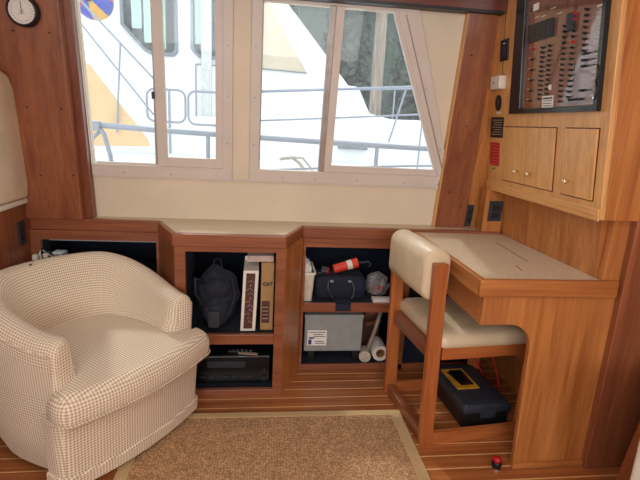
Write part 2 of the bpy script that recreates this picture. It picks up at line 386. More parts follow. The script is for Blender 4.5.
def pb(y0, y1): return lambda x, z, d: (x, y0 + d * (y1 - y0), z)
# centre unit with splayed sides
cu = thing('shelf_cabinet', 'centre teak shelf cabinet jutting out with splayed sides, holding books', 'cabinet', (-.12, 2.1, 0))
build('face_frame', G().ring([(-.345, 0), (.112, 0), (.112, .690), (-.345, .690)], [(-.301, .028), (.072, .028), (.072, .668), (-.301, .668)], 1.912, 1.934, XZ)
      .box(-.301, .072, 1.912, 1.934, .250, .296), RX, cu, bev=.002)
build('side_panel', G().prism([(.112, 1.912), (.205, 2.118), (.190, 2.125), (.092, 1.934)], 0, .690, XY), GZ, cu, bev=.002)
build('side_panel', G().prism([(-.345, 1.912), (-.325, 1.934), (-.435, 2.14), (-.452, 2.132)], 0, .690, XY), RZ, cu, bev=.002)
build('shelf', G().box(-.32, .09, 1.934, 2.50, .262, .290), NAVY, cu)
build('base_board', G().box(-.33, .1, 1.936, 2.5, 0, .024), NAVY, cu)
build('lining', G().box(-.335, -.322, 1.94, 2.51, .02, .69), NAVY, cu); build('lining', G().box(.088, .10, 1.94, 2.51, .02, .69), NAVY, cu)
# right unit
ru = thing('shelf_cabinet', 'recessed teak shelf cabinet between the splayed panel and the desk chair', 'cabinet', (.6, 2.2, 0))
build('face_frame', G().prism([(.206, 0), (.218, 0), (.218, .690), (.206, .690)], 2.122, 2.14, XZ).box(.218, 1.16, 2.122, 2.14, .642, .690)
      .box(.218, 1.16, 2.122, 2.14, .0, .032).box(.218, .70, 2.120, 2.14, .315, .361).box(.665, .74, 2.122, 2.14, 0, .690), RX, ru, bev=.002)
build('shelf', G().box(.2, .72, 2.14, 2.5, .325, .357), NAVY, ru)
build('base_board', G().box(.2, 1.16, 2.142, 2.51, .0, .028), NAVY, ru)
build('lining', G().box(.186, .2, 2.14, 2.51, .02, .69), NAVY, ru); build('lining', G().box(.74, .755, 2.14, 2.51, .02, .69).box(.755, 1.16, 2.15, 2.16, .03, .642), NAVY, ru)
# left unit
lu = thing('shelf_cabinet', 'recessed teak shelf cabinet behind the checked armchair', 'cabinet', (-.7, 2.2, 0))
build('face_frame', G().ring([(-1.0, 0), (-.44, 0), (-.44, .690), (-1.0, .690)], [(-.958, .06), (-.465, .06), (-.465, .647), (-.958, .647)], 2.142, 2.16, XZ), RX, lu, bev=.002)
build('shelf', G().box(-.99, -.45, 2.16, 2.5, .44, .455), NAVY, lu)
build('lining', G().box(-1.0, -.99, 2.16, 2.51, .0, .69).box(-.46, -.45, 2.16, 2.51, 0, .69).box(-.99, -.46, 2.16, 2.5, 0, .06), NAVY, lu)

# ------------------------------------------------------------------ desk
dk = thing('writing_desk', 'built-in teak desk with speckled top and curved knee opening', 'desk', (.95, 1.7, 0))
DX0, DY0 = .722, 1.383
build('desk_surface', G().box(DX0 + .022, 1.163, DY0 + .022, 2.088, .705, .734), LAM, dk)
build('edge_trim', G().box(DX0, 1.222, DY0, DY0 + .022, .676, .737), GX, dk, bev=.007, seg=3)
build('edge_trim', G().box(DX0, DX0 + .022, DY0 + .022, 2.088, .676, .737), GY, dk, bev=.005)
pts = [(.748, .676), (.748, .571), (.86, .571)] + [(.86 + .082 * math.sin(math.radians(a)), .571 - .088 * (1 - math.cos(math.radians(a)))) for a in (18, 36, 54, 72, 90)] + [(.944, .40), (.957, 0), (1.248, 0), (1.243, .676)]
build('front_panel', G().prism(pts, 1.400, 1.422, XZ), GZ, dk, bev=.002)
build('drawer_box', G().box(.748, .768, 1.422, 2.085, .571, .676).box(.768, 1.16, 1.45, 2.085, .60, .612), GY, dk, bev=.002)
build('plinth', G().box(.95, 1.24, 1.388, 1.4, 0, .022), GX, dk, bev=.002)
for (x0, y0, x1, y1) in ((1.02, 1.62, 1.045, 1.93), (.93, 1.5, .94, 1.56)):
    build('score_line', G().prism([(x0, y0), (x0 + .003, y0), (x1 + .003, y1), (x1, y1)], .734, .7345, XY), INK, dk)

# panel end (pillar) beside desk, right
o = build('end_panel', G().box(1.228, 1.7, 1.372, 1.401, 0, .985), RZ, bev=.004, loc=(1.45, 1.386, 0)); tag(o, 'tall plain red-brown teak end panel just right of the desk', 'panel')
lk = thing('side_locker', 'dark teak side locker at the bottom right corner of the view', 'cabinet', (1.5, 1.0, 0))
build('body', G().prism([(1.235, 0), (1.69, 0), (1.69, .62), (1.335, .62)], .3, 1.25, XZ), RZ, lk, bev=.004)
build('lid', G().box(1.33, 1.69, .295, 1.255, .62, .645), RY, lk, bev=.004)
o = thing('storage_tub', 'white plastic tub at the right bottom edge, only a sliver in view', 'tub', (1.09, .95, 0))
g = G().stack([[(a, b, 0) for a, b in rrect(1.03, 1.205, .86, 1.0, .02)], [(a, b, .52) for a, b in rrect(1.05, 1.215, .84, 1.02, .02)]])
build('body', g, WHITE, o)
build('rim', G().ring(rrect(1.042, 1.222, .832, 1.028, .02), rrect(1.058, 1.207, .848, 1.012, .015), .50, .525, XY), WHITE, o)

# ------------------------------------------------------------------ overhead cabinet with breaker panel
oc = thing('overhead_cabinet', 'pale teak overhead cabinet carrying the breaker panel above three small doors', 'cabinet', (1.3, 1.75, .95))
Y0, Y1, Z0 = 1.372, 2.160, .948
build('face_board', G().prism([(Y0, Z0), (Y1, Z0), (Y1, 1.10), (2.07, 1.93), (Y0, 1.93)], -.018, 0, CF), LZ, oc, bev=.003)
build('end_board', G().prism([(CXR + .018, .948), (1.7, .948), (1.7, 1.95), (CXR - .082, 1.95)], Y0, Y0 + .018, XZ), GZ, oc, bev=.002)
build('bottom_board', G().box(CXR + .005, 1.6, Y0 + .018, Y1 - .02, .948, .962), GY, oc)
build('bottom_rail', G().prism([(Y0, Z0 - .004), (Y1, Z0 - .004), (Y1, .985), (Y0, .985)], 0, .008, CF), LY, oc, bev=.003)
def door(y0, y1, ky):
    d = build('door', G().prism([(y0, 1.006), (y1, 1.006), (y1, 1.234), (y0, 1.234)], 0, .009, CF), LZ, oc, bev=.002)
    b = Vector(CF(ky, 1.055, .009)); build('knob', G().lathe([(.004, 0), (.004, .008), (.010, .012), (.011, .018), (.007, .023), (.002, .024)], b, (-1, 0, -.1), 14), BRASS, d, smooth=True)
    s = build('door_gap', G().ring([(y0 - .004, 1.002), (y1 + .004, 1.002), (y1 + .004, 1.238), (y0 - .004, 1.238)], [(y0, 1.006), (y1, 1.006), (y1, 1.234), (y0, 1.234)], 0, .0012, CF), BROWN, oc)
door(1.414, 1.580, 1.535); door(1.638, 1.822, 1.778); door(1.829, 2.016, 1.875)
build('seam', G().prism([(2.060, 1.46), (2.063, 1.46), (2.053, 1.93), (2.050, 1.93)], 0, .001, CF), BROWN, oc)
o = tag(build('cabin_light', G().lathe([(.012, 0), (.014, -.006), (.009, -.014), (.003, -.016)], (1.135, 1.84, .948)), CHROME, loc=(1.135, 1.84, .948), smooth=True), 'small round chrome button light under the overhead cabinet', 'light')

bp = thing('breaker_panel', 'large walnut circuit breaker panel in a black frame', 'breaker panel', CF(1.65, 1.29, 0))
build('backing_board', G().prism([(1.43, 1.31), (1.875, 1.31), (1.875, 1.86), (1.43, 1.86)], .001, .008, CF), PANELW, bp)
build('black_frame', G().ring([(1.415, 1.288), (1.955, 1.288), (1.93, 1.88), (1.415, 1.88)], [(1.43, 1.306), (1.872, 1.306), (1.872, 1.862), (1.43, 1.862)], .001, .02, CF), BLACKG, bp, bev=.002)
def pbox(nm_, y, z, sy, sz, d, mat, d0=.008, par=bp): return build(nm_, G().prism([(y - sy / 2, z - sz / 2), (y + sy / 2, z - sz / 2), (y + sy / 2, z + sz / 2), (y - sy / 2, z + sz / 2)], d0, d0 + d, CF), mat, par)
m = pbox('meter', 1.762, 1.580, .155, .062, .012, BLACKG)
for k in range(6): pbox('meter_line', 1.70 + k * .022, 1.580, .004, .044, .001, DGREY, .020, m)
l = pbox('label_plate', 1.695, 1.326, .07, .046, .001, PAPER)
for k in range(4): pbox('print_line', 1.695, 1.34 - k * .009, .055 if k else .06, .006 if k == 0 else .0025, .0006, INK, .009, l)
pbox('label_plate', 1.812, 1.672, .036, .024, .001, PAPER); pbox('label_plate', 1.74, 1.70, .036, .024, .001, PAPER); pbox('label_plate', 1.688, 1.378, .02, .018, .001, PAPER)
pbox('breaker_block', 1.585, 1.578, .034, .052, .012, DGREY)
sw = None
def toggle(y, z, mat=BLACK, s=1.0):
    global sw
    if sw is None or mat is not BLACK or s != 1.0:
        g = G().prism([(-.006 * s, -.0035), (.006 * s, -.0035), (.006 * s, .0035), (-.006 * s, .0035)], 0, .003, lambda a, b, d: (-d, a, b)).prism([(-.003 * s, -.002), (.003 * s, -.002), (.004 * s, .004), (-.002 * s, .004)], .003, .012, lambda a, b, d: (-d, a, b))
        me = bpy.data.meshes.new('toggle_switch'); bmesh.ops.recalc_face_normals(g.bm, faces=g.bm.faces); g.bm.to_mesh(me); me.materials.append(mat)
        o = bpy.data.objects.new('toggle_switch', me)
        if mat is BLACK and s == 1.0: sw = o
    else: o = sw.copy()
    COL.objects.link(o); o.parent = bp; o.location = Vector(CF(y, z, .008)) - bp.location; o['_t'] = 1
    del o['_t']
lines = G(); dots = G()
def ink(y, z, sy, sz=.004): lines.prism([(y - sy / 2, z - sz / 2), (y + sy / 2, z - sz / 2), (y + sy / 2, z + sz / 2), (y - sy / 2, z + sz / 2)], .008, .0087, CF)
for k in range(6): toggle(1.81, 1.525 - .038 * k, RED if k == 0 else BLACK); ink(1.832, 1.532 - .038 * k, .018, .002)
for k in range(12): toggle(1.745, 1.52 - .0165 * k); ink(1.722, 1.524 - .0165 * k, .016, .002)
for k in range(11): toggle(1.700, 1.52 - .0165 * k)
for k in range(15): toggle(1.618, 1.57 - .0175 * k); ink(1.636, 1.574 - .0175 * k, .014, .002)
for k in range(16): toggle(1.570, 1.60 - .0175 * k, RED if k in (0, 1, 5) else BLACK)
for k in range(8): toggle(1.510, 1.60 - .0175 * k)
for k in range(16): ink(1.455, 1.60 - .0175 * k, .026, .006)
for z in (1.468, 1.448, 1.43, 1.355):
    toggle(1.50, z, BLACK, 2.2); pbox('bus_bar', 1.487, z, .07, .0035, .003, BLACK)
for y in (1.56, 1.54, 1.52, 1.50): toggle(y, 1.328)
for y, z in ((1.86, 1.33), (1.86, 1.47), (1.86, 1.66), (1.445, 1.33), (1.445, 1.66), (1.62, 1.655)): dots.cyl(CF(y, z, .008), CF(y, z, .0105), .0035, n=8)
for y, z in ((1.80, 1.635), (1.70, 1.645), (1.66, 1.62), (1.76, 1.63)): ink(y, z, .03, .003)
build('legend_print', lines, LINE, bp); build('panel_screws', dots, CHROME, bp)
wr = G()
for z0 in (1.325, 1.375):
    wr.tube([CF(1.42 - .012 * math.sin(t / 8 * PI) , z0 + .05 * t / 8, .024) for t in range(9)], .003)
tag(build('cable_loop', wr, BLACK, loc=CF(1.42, 1.33, .02)), 'thin black cable looping beside the right edge of the breaker panel', 'cable')

def plaque(name, label, cat, y0, y1, z0, z1, d, mat, parts=()):
    o = thing(name, label, cat, CF((y0 + y1) / 2, z0, 0)); build('plate', G().prism([(y0, z0), (y1, z0), (y1, z1), (y0, z1)], 0, d, CF), mat, o, bev=.0015)
    for pn, a, b, c, e, dd, mm in parts: build(pn, G().prism([(a, c), (b, c), (b, e), (a, e)], d, d + dd, CF), mm, o)
    return o
plaque('wall_switch', 'small black switch plate above the white sensor box', 'switch', 2.015, 2.082, 1.511, 1.597, .006, BLACK, [('rocker', 2.032, 2.064, 1.525, 1.57, .004, DGREY), ('marking', 2.038, 2.058, 1.578, 1.583, .0006, LINE)])
o = plaque('sensor_box', 'small white plastic sensor box on the teak beside the breaker panel', 'sensor', 2.028, 2.110, 1.395, 1.449, .03, WHITE, [('sensor_eye', 2.076, 2.084, 1.418, 1.424, .001, INK)])
o = thing('oval_gauge', 'small oval black gauge mounted under the white sensor box', 'gauge', CF(2.085, 1.30, 0))
ov = [(2.082 + .024 * math.cos(a * PI / 12), 1.338 + .034 * math.sin(a * PI / 12)) for a in range(24)]
ovi = [(2.082 + .017 * math.cos(a * PI / 12), 1.338 + .027 * math.sin(a * PI / 12)) for a in range(24)]
build('rim', G().ring(ov, ovi, 0, .006, CF), BLACKG, o); build('dial', G().prism(ovi, 0, .004, CF), DGREY, o)
build('tag_label', G().prism([(2.062, 1.292), (2.10, 1.292), (2.10, 1.301), (2.062, 1.301)], 0, .001, CF), PAPER, o)
plaque('notice_plate', 'square black notice plate with fine pale print below the oval gauge', 'sign', 2.028, 2.142, 1.187, 1.277, .004, BLACK,
       [('print_line', 2.04, 2.13 - (k % 3) * .012, 1.200 + k * .0105, 1.2018 + k * .0105, .0006, LINE) for k in range(7)])
plaque('warning_label', 'tall red warning label beneath the black notice plate', 'label', 2.055, 2.145, 1.060, 1.165, .0012, RED,
       [('print_line', 2.064, 2.135 - (k % 2) * .01, 1.068 + k * .014, 1.0703 + k * .014, .0006, plain('pink_ink', lin(230, 130, 120), .6) if k == 0 else bpy.data.materials['pink_ink']) for k in range(7)])
plaque('yellow_sticker', 'tiny yellow sticker just below the red warning label', 'sticker', 2.075, 2.125, 1.035, 1.057, .0012, YLAB, [('print_line', 2.085, 2.115, 1.044, 1.047, .0006, INK)])

# outlets behind desk
def outlet(lab, fn, a0, a1, b0, b1):
    o = thing('wall_socket', lab, 'socket', fn((a0 + a1) / 2, b0, 0)); build('plate', G().prism([(a0, b0), (a1, b0), (a1, b1), (a0, b1)], 0, .006, fn), DGREY, o, bev=.001)
    for k in (0.3, .68):
        m_ = b0 + (b1 - b0) * k; c_ = (a0 + a1) / 2; w_ = (a1 - a0) * .28
        build('receptacle', G().prism([(c_ - w_, m_ - .013), (c_ + w_, m_ - .013), (c_ + w_, m_ + .013), (c_ - w_, m_ + .013)], .006, .008, fn), BLACK, o)
wb = struct(build('wall_corner', G().box(1.062, 1.158, 2.103, 2.16, .742, .95), GZ))
CB = lambda x, z, d: (x, 2.103 - d, z)
outlet('dark square socket in the corner behind the desk, right of the narrow one', CB, 1.083, 1.15, .796, .893)
outlet('narrow dark socket on the post behind the desk', lambda x, z, d: WF(x, z, .035 + d), 1.008, 1.04, .752, .86)
outlet('dark socket on the left wall below the white ledge', lambda y, z, d: (-1.0 + d, y, z), 2.045, 2.10, .642, .742)

# ------------------------------------------------------------------ left wall pieces
prof = [(.2, .836), (2.118, .836), (2.128, .90), (2.128, 1.06), (2.11, 1.16), (2.085, 1.27), (2.05, 1.325), (1.98, 1.345), (.2, 1.345)]
o = build('cushion_panel', G().prism(prof, -1.03, -.975, YZ), VINYLW, bev=.016, seg=4, loc=(-1.0, 1.2, .836)); tag(o, 'cream padded upholstery panel on the left wall above the white ledge', 'cushion')
bc = Vector(WF(-.888, 1.556, .088)); ax = Vector((0, -1, -.12)).normalized()
bq = ax.to_track_quat('Z', 'Y')
ck = thing('wall_barometer', 'round white-faced instrument in a thick black case on the left post', 'barometer', bc)
build('case', G().lathe([(.054, 0), (.056, .008), (.054, .032), (.048, .036), (.046, .034), (.046, .030)], bc, ax, 36), BLACK, ck, smooth=True)
dl = build('dial', G().lathe([(.0465, .028), (.0465, .031), (.001, .0312)], bc, ax, 36), PAPER, ck)
hn = build('hand', G().hexa([bc + bq @ Vector(p) for p in ((-.001, -.010, .032), (.001, -.010, .032), (.001, .032, .032), (-.001, .032, .032), (-.001, -.010, .033), (.001, -.010, .033), (.001, .032, .033), (-.001, .032, .033))]), INK, dl)
tk = G()
for k in range(24):
    a = 2 * PI * k / 24; tk.cyl(bc + bq @ Vector((.040 * math.cos(a), .040 * math.sin(a), .0313)), bc + bq @ Vector((.034 * math.cos(a), .034 * math.sin(a), .0318)), .0006, n=5)
for k in range(3): tk.box(-.008, .008, -.003 + .006 * k - .008, -.0018 + .006 * k - .008, .0312, .0318, lambda x, y, z: bc + bq @ Vector((x, y, z)))
build('dial_marks', tk, INK, dl)

# adapter & cables in left cabinet
ad = thing('power_adapter', 'small grey adapter box peeking over the armchair in the left cabinet', 'adapter', (-.91, 2.2, .455))
build('body', G().box(-.935, -.885, 2.17, 2.24, .455, .575), GREYM, ad, bev=.004); build('plug', G().box(-.882, -.872, 2.19, 2.22, .53, .555), BLACK, ad)
cb = thing('cable_bundle', 'tangle of dark cables with white plugs above the armchair back', 'cable', (-.96, 2.1, .55))
for k in range(4):
    build('cable', G().tube([(-.99 + .02 * k, 2.13, .50), (-.97 + .01 * k, 2.11, .585 + .006 * k), (-.945, 2.12, .592 + .007 * k), (-.925, 2.16, .585 - .01 * k), (-.92, 2.2, .46)], .0035), (BLACK, DGREY, PAPER, BLACK)[k], cb)
build('plug', G().box(-.975, -.955, 2.09, 2.115, .565, .59), WHITE, cb, bev=.002); build('plug', G().box(-.935, -.918, 2.10, 2.12, .575, .592), WHITE, cb, bev=.002)

# ------------------------------------------------------------------ rug
rg = thing('rug', 'brown woven sisal rug with a tan cloth border on the teak floor', 'rug', (.1, .9, 0), -.012)
rg['_local'] = 1
RX0, RX1, RY0, RY1 = -.575, .512, -.9, .865
build('weave', G().box(RX0 + .045, RX1 - .045, RY0 + .045, RY1 - .035, .0, .011), SISAL, rg)
build('border', G().ring([(RX0, RY0), (RX1, RY0), (RX1, RY1), (RX0, RY1)], [(RX0 + .045, RY0 + .045), (RX1 - .045, RY0 + .045), (RX1 - .045, RY1 - .035), (RX0 + .045, RY1 - .035)], .0, .0125, XY), TAPE, rg, bev=.003)
del rg['_local']

# ------------------------------------------------------------------ armchair
ac = thing('armchair', 'round barrel armchair in tan and cream checked fabric', 'armchair', (-.638, 1.732, .011), math.radians(-36.9))
ac['_local'] = 1
W_, WFR, XA, XB, TH = .332, .288, .235, -.305, .088
path = []; 
NS = 12
for i in range(NS): path.append((XA - (XA + .02) * i / NS, -W_ + (W_ - WFR) * (1 - i / NS) ** 1.6, 0, -1))
NA = 36
for i in range(NA + 1):
    a = -PI / 2 - PI * i / NA; ex = 2 / 2.25
    cx_, sy_ = math.cos(a), math.sin(a)
    x = -.02 + (-.02 - XB) * math.copysign(abs(cx_) ** ex, cx_); y = W_ * math.copysign(abs(sy_) ** ex, sy_)
    path.append((x, y, 0, 0))
for i in range(1, NS + 1): path.append((-.02 + (XA + .02) * i / NS, W_ - (W_ - WFR) * (i / NS) ** 1.6, 0, 1))
P2 = [Vector((p[0], p[1])) for p in path]; nrm = []; arc = [0]
for i in range(len(P2)):
    t = (P2[min(i + 1, len(P2) - 1)] - P2[max(i - 1, 0)]).normalized(); nrm.append(Vector((-t.y, t.x)) * 1.0)
    if i: arc.append(arc[-1] + (P2[i] - P2[i - 1]).length)
# outward check
for i in range(len(nrm)):
    if nrm[i].dot(P2[i] - Vector((0, 0))) < 0: nrm[i] = -nrm[i]
HB, HA = .622, .520
def section(p, n, back, shrink=1.0, dz=0):
    h = HA + (HB - HA) * back + dz; th = TH + .015 * back; rad = th / 2; out = []
    prof = [(-.052, .02), (-.045, .04), (-.040, .060), (-.035, .066), (-.02, .16), (-.008, .32), (0, h - rad - .04), (0, h - rad)]
    for k in range(1, 8): a = PI * k / 8; prof.append((-rad + rad * math.cos(a), h - rad + rad * math.sin(a)))
    rec = .05 * back
    prof += [(-th, h - rad), (-th - .008 - rec * .4, h - rad - .06), (-th - .02 - rec, .40), (-th - .025 - rec, .30)]
    mid = -.5 * th
    for o_, z in prof:
        o2 = mid + (o_ - mid) * shrink; pz = z if z < h - .12 else z - (1 - shrink) * .03
        out.append(Vector((p.x + n.x * o2, p.y + n.y * o2, pz)))
    return out
rings = []
def backness(s):
    L_ = arc[-1]; t = 1 - abs(s - L_ / 2) / (L_ / 2); t = max(0, min(1, (t - .05) / .62)); return t * t * (3 - 2 * t) * .55 + t * .45
for off, sh in ((.03, .55), (.027, .78), (.018, .93)): rings.append((P2[0] + Vector((off, 0)), nrm[0], backness(0), sh, 0))
for i in range(len(P2)): rings.append((P2[i], nrm[i], backness(arc[i]), 1, 0))
for off, sh in ((.018, .93), (.027, .78), (.03, .55)): rings.append((P2[-1] + Vector((off, 0)), nrm[-1], backness(arc[-1]), sh, 0))
sec = [section(*r) for r in rings]
g = G(); V = [[g.bm.verts.new(p) for p in r] for r in sec]; uvl = g.bm.loops.layers.uv.new('UVMap')
cum = [[0] for _ in sec]
ref = [0]
mid_sec = sec[len(sec) // 2]
for k in range(1, len(mid_sec)): ref.append(ref[-1] + (mid_sec[k] - mid_sec[k - 1]).length)
ua = [0]
for i in range(1, len(sec)): ua.append(ua[-1] + (sec[i][7] - sec[i - 1][7]).length)
for i in range(len(V) - 1):
    for k in range(len(V[0]) - 1):
        f = g.face([V[i][k], V[i + 1][k], V[i + 1][k + 1], V[i][k + 1]])
        if f:
            idx = ((i, k), (i + 1, k), (i + 1, k + 1), (i, k + 1))
            for lp, (a, b) in zip(f.loops, idx): lp[uvl].uv = (ua[a], ref[b])
for e in (0, -1):
    f = g.face(V[e])
    if f:
        for lp in f.loops: lp[uvl].uv = (lp.vert.co.y, lp.vert.co.z)
build('barrel_back', g, GING, ac, smooth=True, uv=True)
pp = [s[7] + Vector((0, 0, .002)) for s in sec[2:-2]]
pfront = [sec[2][k] for k in range(2, 8)]; pback = [sec[-3][k] for k in range(7, 1, -1)]
build('piping', G().tube(pfront + pp + pback, .0042, 6), GING, ac, smooth=True, uv=True)
def dshape(xf, w, cx, xr=0.0, n=10, rc=.07):
    pts = [(xr, -w)]
    pts += arcp(xf - rc, -w + rc, rc, -90, -12, 5)
    for i in range(1, 6): t = -1 + 2 * i / 6; pts.append((xf + cx * (1 - t * t), (w - rc) * t))
    pts += arcp(xf - rc, w - rc, rc, 12, 90, 5); pts.append((xr, w)); return pts
def lay(pf, z): return [Vector((p[0], p[1], z)) for p in pf]
build('seat_base', G().stack([lay(dshape(.288 + d, .294 + d, .03, .20, rc=.05), z) for d, z in ((-.02, .02), (0, .03), (0, .06), (.004, .16), (.010, .27))]), GING, ac, bev=0, smooth=False, uv=True)
build('skirt_band', G().stack([lay(dshape(.295 + d, .301 + d, .03, .20, rc=.05), z) for d, z in ((-.006, .018), (0, .022), (.001, .060), (-.004, .065), (-.02, .065))]), GING, ac, uv=True)
build('swivel_base', G().lathe([(.22, 0), (.22, .02), (.2, .03)], (0, 0, 0), n=32), BLACK, ac)
# T cushion
oc_ = dshape(.345, .312, .035, .262, rc=.045)
tout = [(-.12, -.235), (.12, -.235), (.200, -.240), (.232, -.258), (.250, -.283)] + oc_ + [(.250, .283), (.232, .258), (.200, .240), (.12, .235), (-.12, .235)] + arcp(-.10, 0, .235, 100, 260, 8)
def off(pl, d):
    out = []; n = len(pl)
    for i in range(n):
        a = Vector(pl[i - 1]); b = Vector(pl[(i + 1) % n]); t = (b - a).normalized(); nn = Vector((t.y, -t.x)); out.append((pl[i][0] + nn.x * d, pl[i][1] + nn.y * d))
    return out
zb = .252; th = .125
rr = []
for d, z in ((-.030, 0), (-.02, .004), (-.004, .02), (.003, .045), (.004, .07), (0, .092), (-.012, .108), (-.021, .1165), (-.029, .1215), (-.0325, .1225)): rr.append(lay(off(tout, d), zb + z))
tp = off(tout, -.0325); m_ = len(tp) - 9
for k in range(2, m_ // 2):
    for q in (k, m_ - 1 - k): tp[q] = (max(tp[q][0], tp[k - 1][0] + .008) if k in (4, 5) else tp[q][0], tp[q][1])
rr[-1] = lay(tp, zb + .1225)
g = G(); g.stack(rr, cap1=False)
half = [tp[m_ + 4]] + [tp[m_ + 5 + k] for k in range(4)] + [tp[k] for k in range(m_ // 2)]
zt = zb + .1225; NC = 10; grid = []
for q in half:
    x_, y_ = q; w_y = abs(y_)
    fx = max(0, min(1, (x_ + .30) / .12)) * (lambda u: u * u * (3 - 2 * u))(max(0, min(1, (.34 - x_) / .26)))
    grid.append([g.bm.verts.new((x_, -w_y + 2 * w_y * k / NC, zt + .014 * fx * max(0, 1 - ((-w_y + 2 * w_y * k / NC) / .27) ** 2) * (1 - (1 - 2 * k / NC) ** 6))) for k in range(NC + 1)])
for a_, b_ in zip(grid, grid[1:]):
    for k in range(NC): g.face([a_[k], a_[k + 1], b_[k + 1], b_[k]])
g.face(grid[-1]) if False else None
g.face([grid[-1][k] for k in range(NC + 1)] + [g.bm.verts.new((tp[k][0], tp[k][1], zt)) for k in range(m_ - 1 - m_ // 2, m_ // 2 - 1, -1)]) if m_ - 2 * (m_ // 2) > 0 else None
build('seat_cushion', g, GING, ac, smooth=True, uv=True)
build('piping', G().tube(lay(off(tout, .004), zb + .03), .004, 6, closed=True), GING, ac, smooth=True, uv=True)
bt = sec[len(sec) // 2 - 2][12]
build('button', G().blob(bt + Vector((.004, 0, .002)), (.006, .006, .003), 10, 6), BROWN, ac, smooth=True)
del ac['_local']

# ------------------------------------------------------------------ desk chair (sled-base)
sc_ = thing('desk_chair', 'low teak framed side chair with cream vinyl seat and back at the desk', 'chair', (.853, 1.755, 0), math.radians(6.2))
sc_['_local'] = 1
D2, W2 = .237, .203
def leg(x0, x1, y0, y1, z0, z1, top=None):
    g = G(); t = top or (0, 0); return g.hexa([(x0, y0, z0), (x1, y0, z0), (x1, y1, z0), (x0, y1, z0), (x0 + t[0], y0 + t[1], z1), (x1 + t[0], y0 + t[1], z1), (x1 + t[0], y1 + t[1], z1), (x0 + t[0], y1 + t[1], z1)])
for s in (-1, 1):
    y0, y1 = (-W2, -W2 + .028) if s < 0 else (W2 - .028, W2)
    build('back_post', leg(-D2, -D2 + .055, y0, y1, 0, .745, (-.022, 0)), CHW, sc_, bev=.005)
    build('front_leg', leg(D2 - .05, D2, y0, y1, 0, .40), CHW, sc_, bev=.004)
    build('side_rail', leg(-D2 + .05, D2 - .05, y0 + .003, y1 - .003, .366, .416), CHX, sc_, bev=.003)
    build('floor_rail', leg(-D2 + .05, D2 - .05, y0 + .003, y1 - .003, .0, .052), CHX, sc_, bev=.003)
    build('corner_brace', G().prism([(D2 - .05, .31), (D2 - .05, .366), (D2 - .11, .366)], y0 + .005, y1 - .005, XZ), CHX, sc_)
for x0 in (-D2 + .005, D2 - .035):
    build('cross_rail', leg(x0, x0 + .03, -W2 + .028, W2 - .028, .36, .415), RY, sc_, bev=.003)
    build('floor_cross_rail', leg(x0, x0 + .03, -W2 + .028, W2 - .028, .002, .05), RY, sc_, bev=.003)
# seat pad
rr = []
for d, z in ((-.012, .412), (0, .418), (.002, .438), (-.004, .458), (-.018, .468), (-.05, .474)):
    rr.append([Vector((a, b, z)) for a, b in rrect(-D2 + .03 - d, D2 + .01 + d, -W2 - .004 - d, W2 + .004 + d, .035 + min(0, d) * .2, 5)])
build('seat', G().stack(rr), VINYL, sc_, smooth=True)
# backrest roll: vertical section swept across y
def rl(cx, cz, hx, hz, r): return [(cx + a, cz + b) for a, b in rrect(-hx, hx, -hz, hz, r, 5)]
rr = []
for y, s in ((-W2 + .03, .72), (-W2 + .034, .9), (-W2 + .046, 1), (0, 1.02), (W2 - .046, 1), (W2 - .034, .9), (W2 - .03, .72)):
    rr.append([Vector((a - .012 * (y / W2) ** 2 * 0, y, b)) for a, b in rl(-D2 + .006, .692, .054 * s, .098 * (.5 + .5 * s), .046 * s)])
build('backrest', G().stack(rr), VINYL, sc_, smooth=True)
del sc_['_local']

# ------------------------------------------------------------------ things in the centre cabinet
bag = thing('backpack', 'dark slumped nylon backpack on the upper shelf of the centre cabinet', 'backpack', (-.185, 2.06, .29))
def bfn(d): return 1 + .05 * math.sin(7 * d.x + 3 * d.z) + .04 * math.sin(11 * d.z + 2 * d.x) - .10 * max(0, d.z) * abs(d.x)
build('body', G().blob((-.185, 2.07, .425), (.098, .085, .142), 28, 18, bfn), BAGM, bag, smooth=True)
build('front_pocket', G().blob((-.185, 2.005, .37), (.062, .045, .078), 20, 12, bfn), BAGM, bag, smooth=True)
build('flap', G().blob((-.182, 2.02, .475), (.066, .05, .055), 20, 10, bfn), BAGM, bag, smooth=True)
build('strap', G().tube([(-.24, 2.02, .50), (-.272, 1.98, .53), (-.27, 1.975, .46), (-.235, 1.985, .40)], .007, 8), BAGM, bag, smooth=True)
build('strap', G().tube([(-.12, 2.0, .53), (-.10, 1.975, .46), (-.12, 1.97, .38), (-.15, 1.97, .33)], .006, 8), BAGM, bag, smooth=True)
build('buckle', G().box(-.198, -.172, 1.957, 1.963, .40, .408), DGREY, bag); build('front_panel', G().prism(rrect(-.215, -.165, .31, .385, .01), 1.952, 1.962, XZ), DGREY, bag, bev=.002)
build('loop', G().tube([(-.205, 2.05, .55), (-.195, 2.04, .60), (-.17, 2.04, .60), (-.16, 2.05, .55)], .004, 6), BAGM, bag)

def book(name, label, x0, x1, y0, y1, z0, z1, cov, spine, sp_in, sp_z, group=None):
    o = thing(name, label, 'book', ((x0 + x1) / 2, (y0 + y1) / 2, z0), 0)
    return o
bk = thing('ring_binder', 'white-edged binder with a dark spine panel, left of the cardboard manual', 'book', (-.033, 2.05, .29))
SL = lambda x, y, z: (x - .018 + (z - .29) * .04, y, z)
build('cover', G().box(-.058, .008, 1.965, 2.2, .290, .572, SL), WHITE, bk, bev=.002)
b1 = build('spine_panel', G().box(-.045, -.006, 1.9635, 1.9652, .302, .56, SL), BROWN, bk)
for k in range(11):
    zz = .52 - k * .019; build('script_mark', G().tube([SL(-.034 + .012 * math.sin(k * 2.1), 1.9632, zz), SL(-.024, 1.9632, zz + .010), SL(-.016 - .01 * math.sin(k * 1.7), 1.9632, zz - .002)], .0007, 5), LINE, b1)
mb = thing('manual_box', 'tan cardboard manual box marked CAT right of the white binder', 'box', (.035, 2.05, .29))
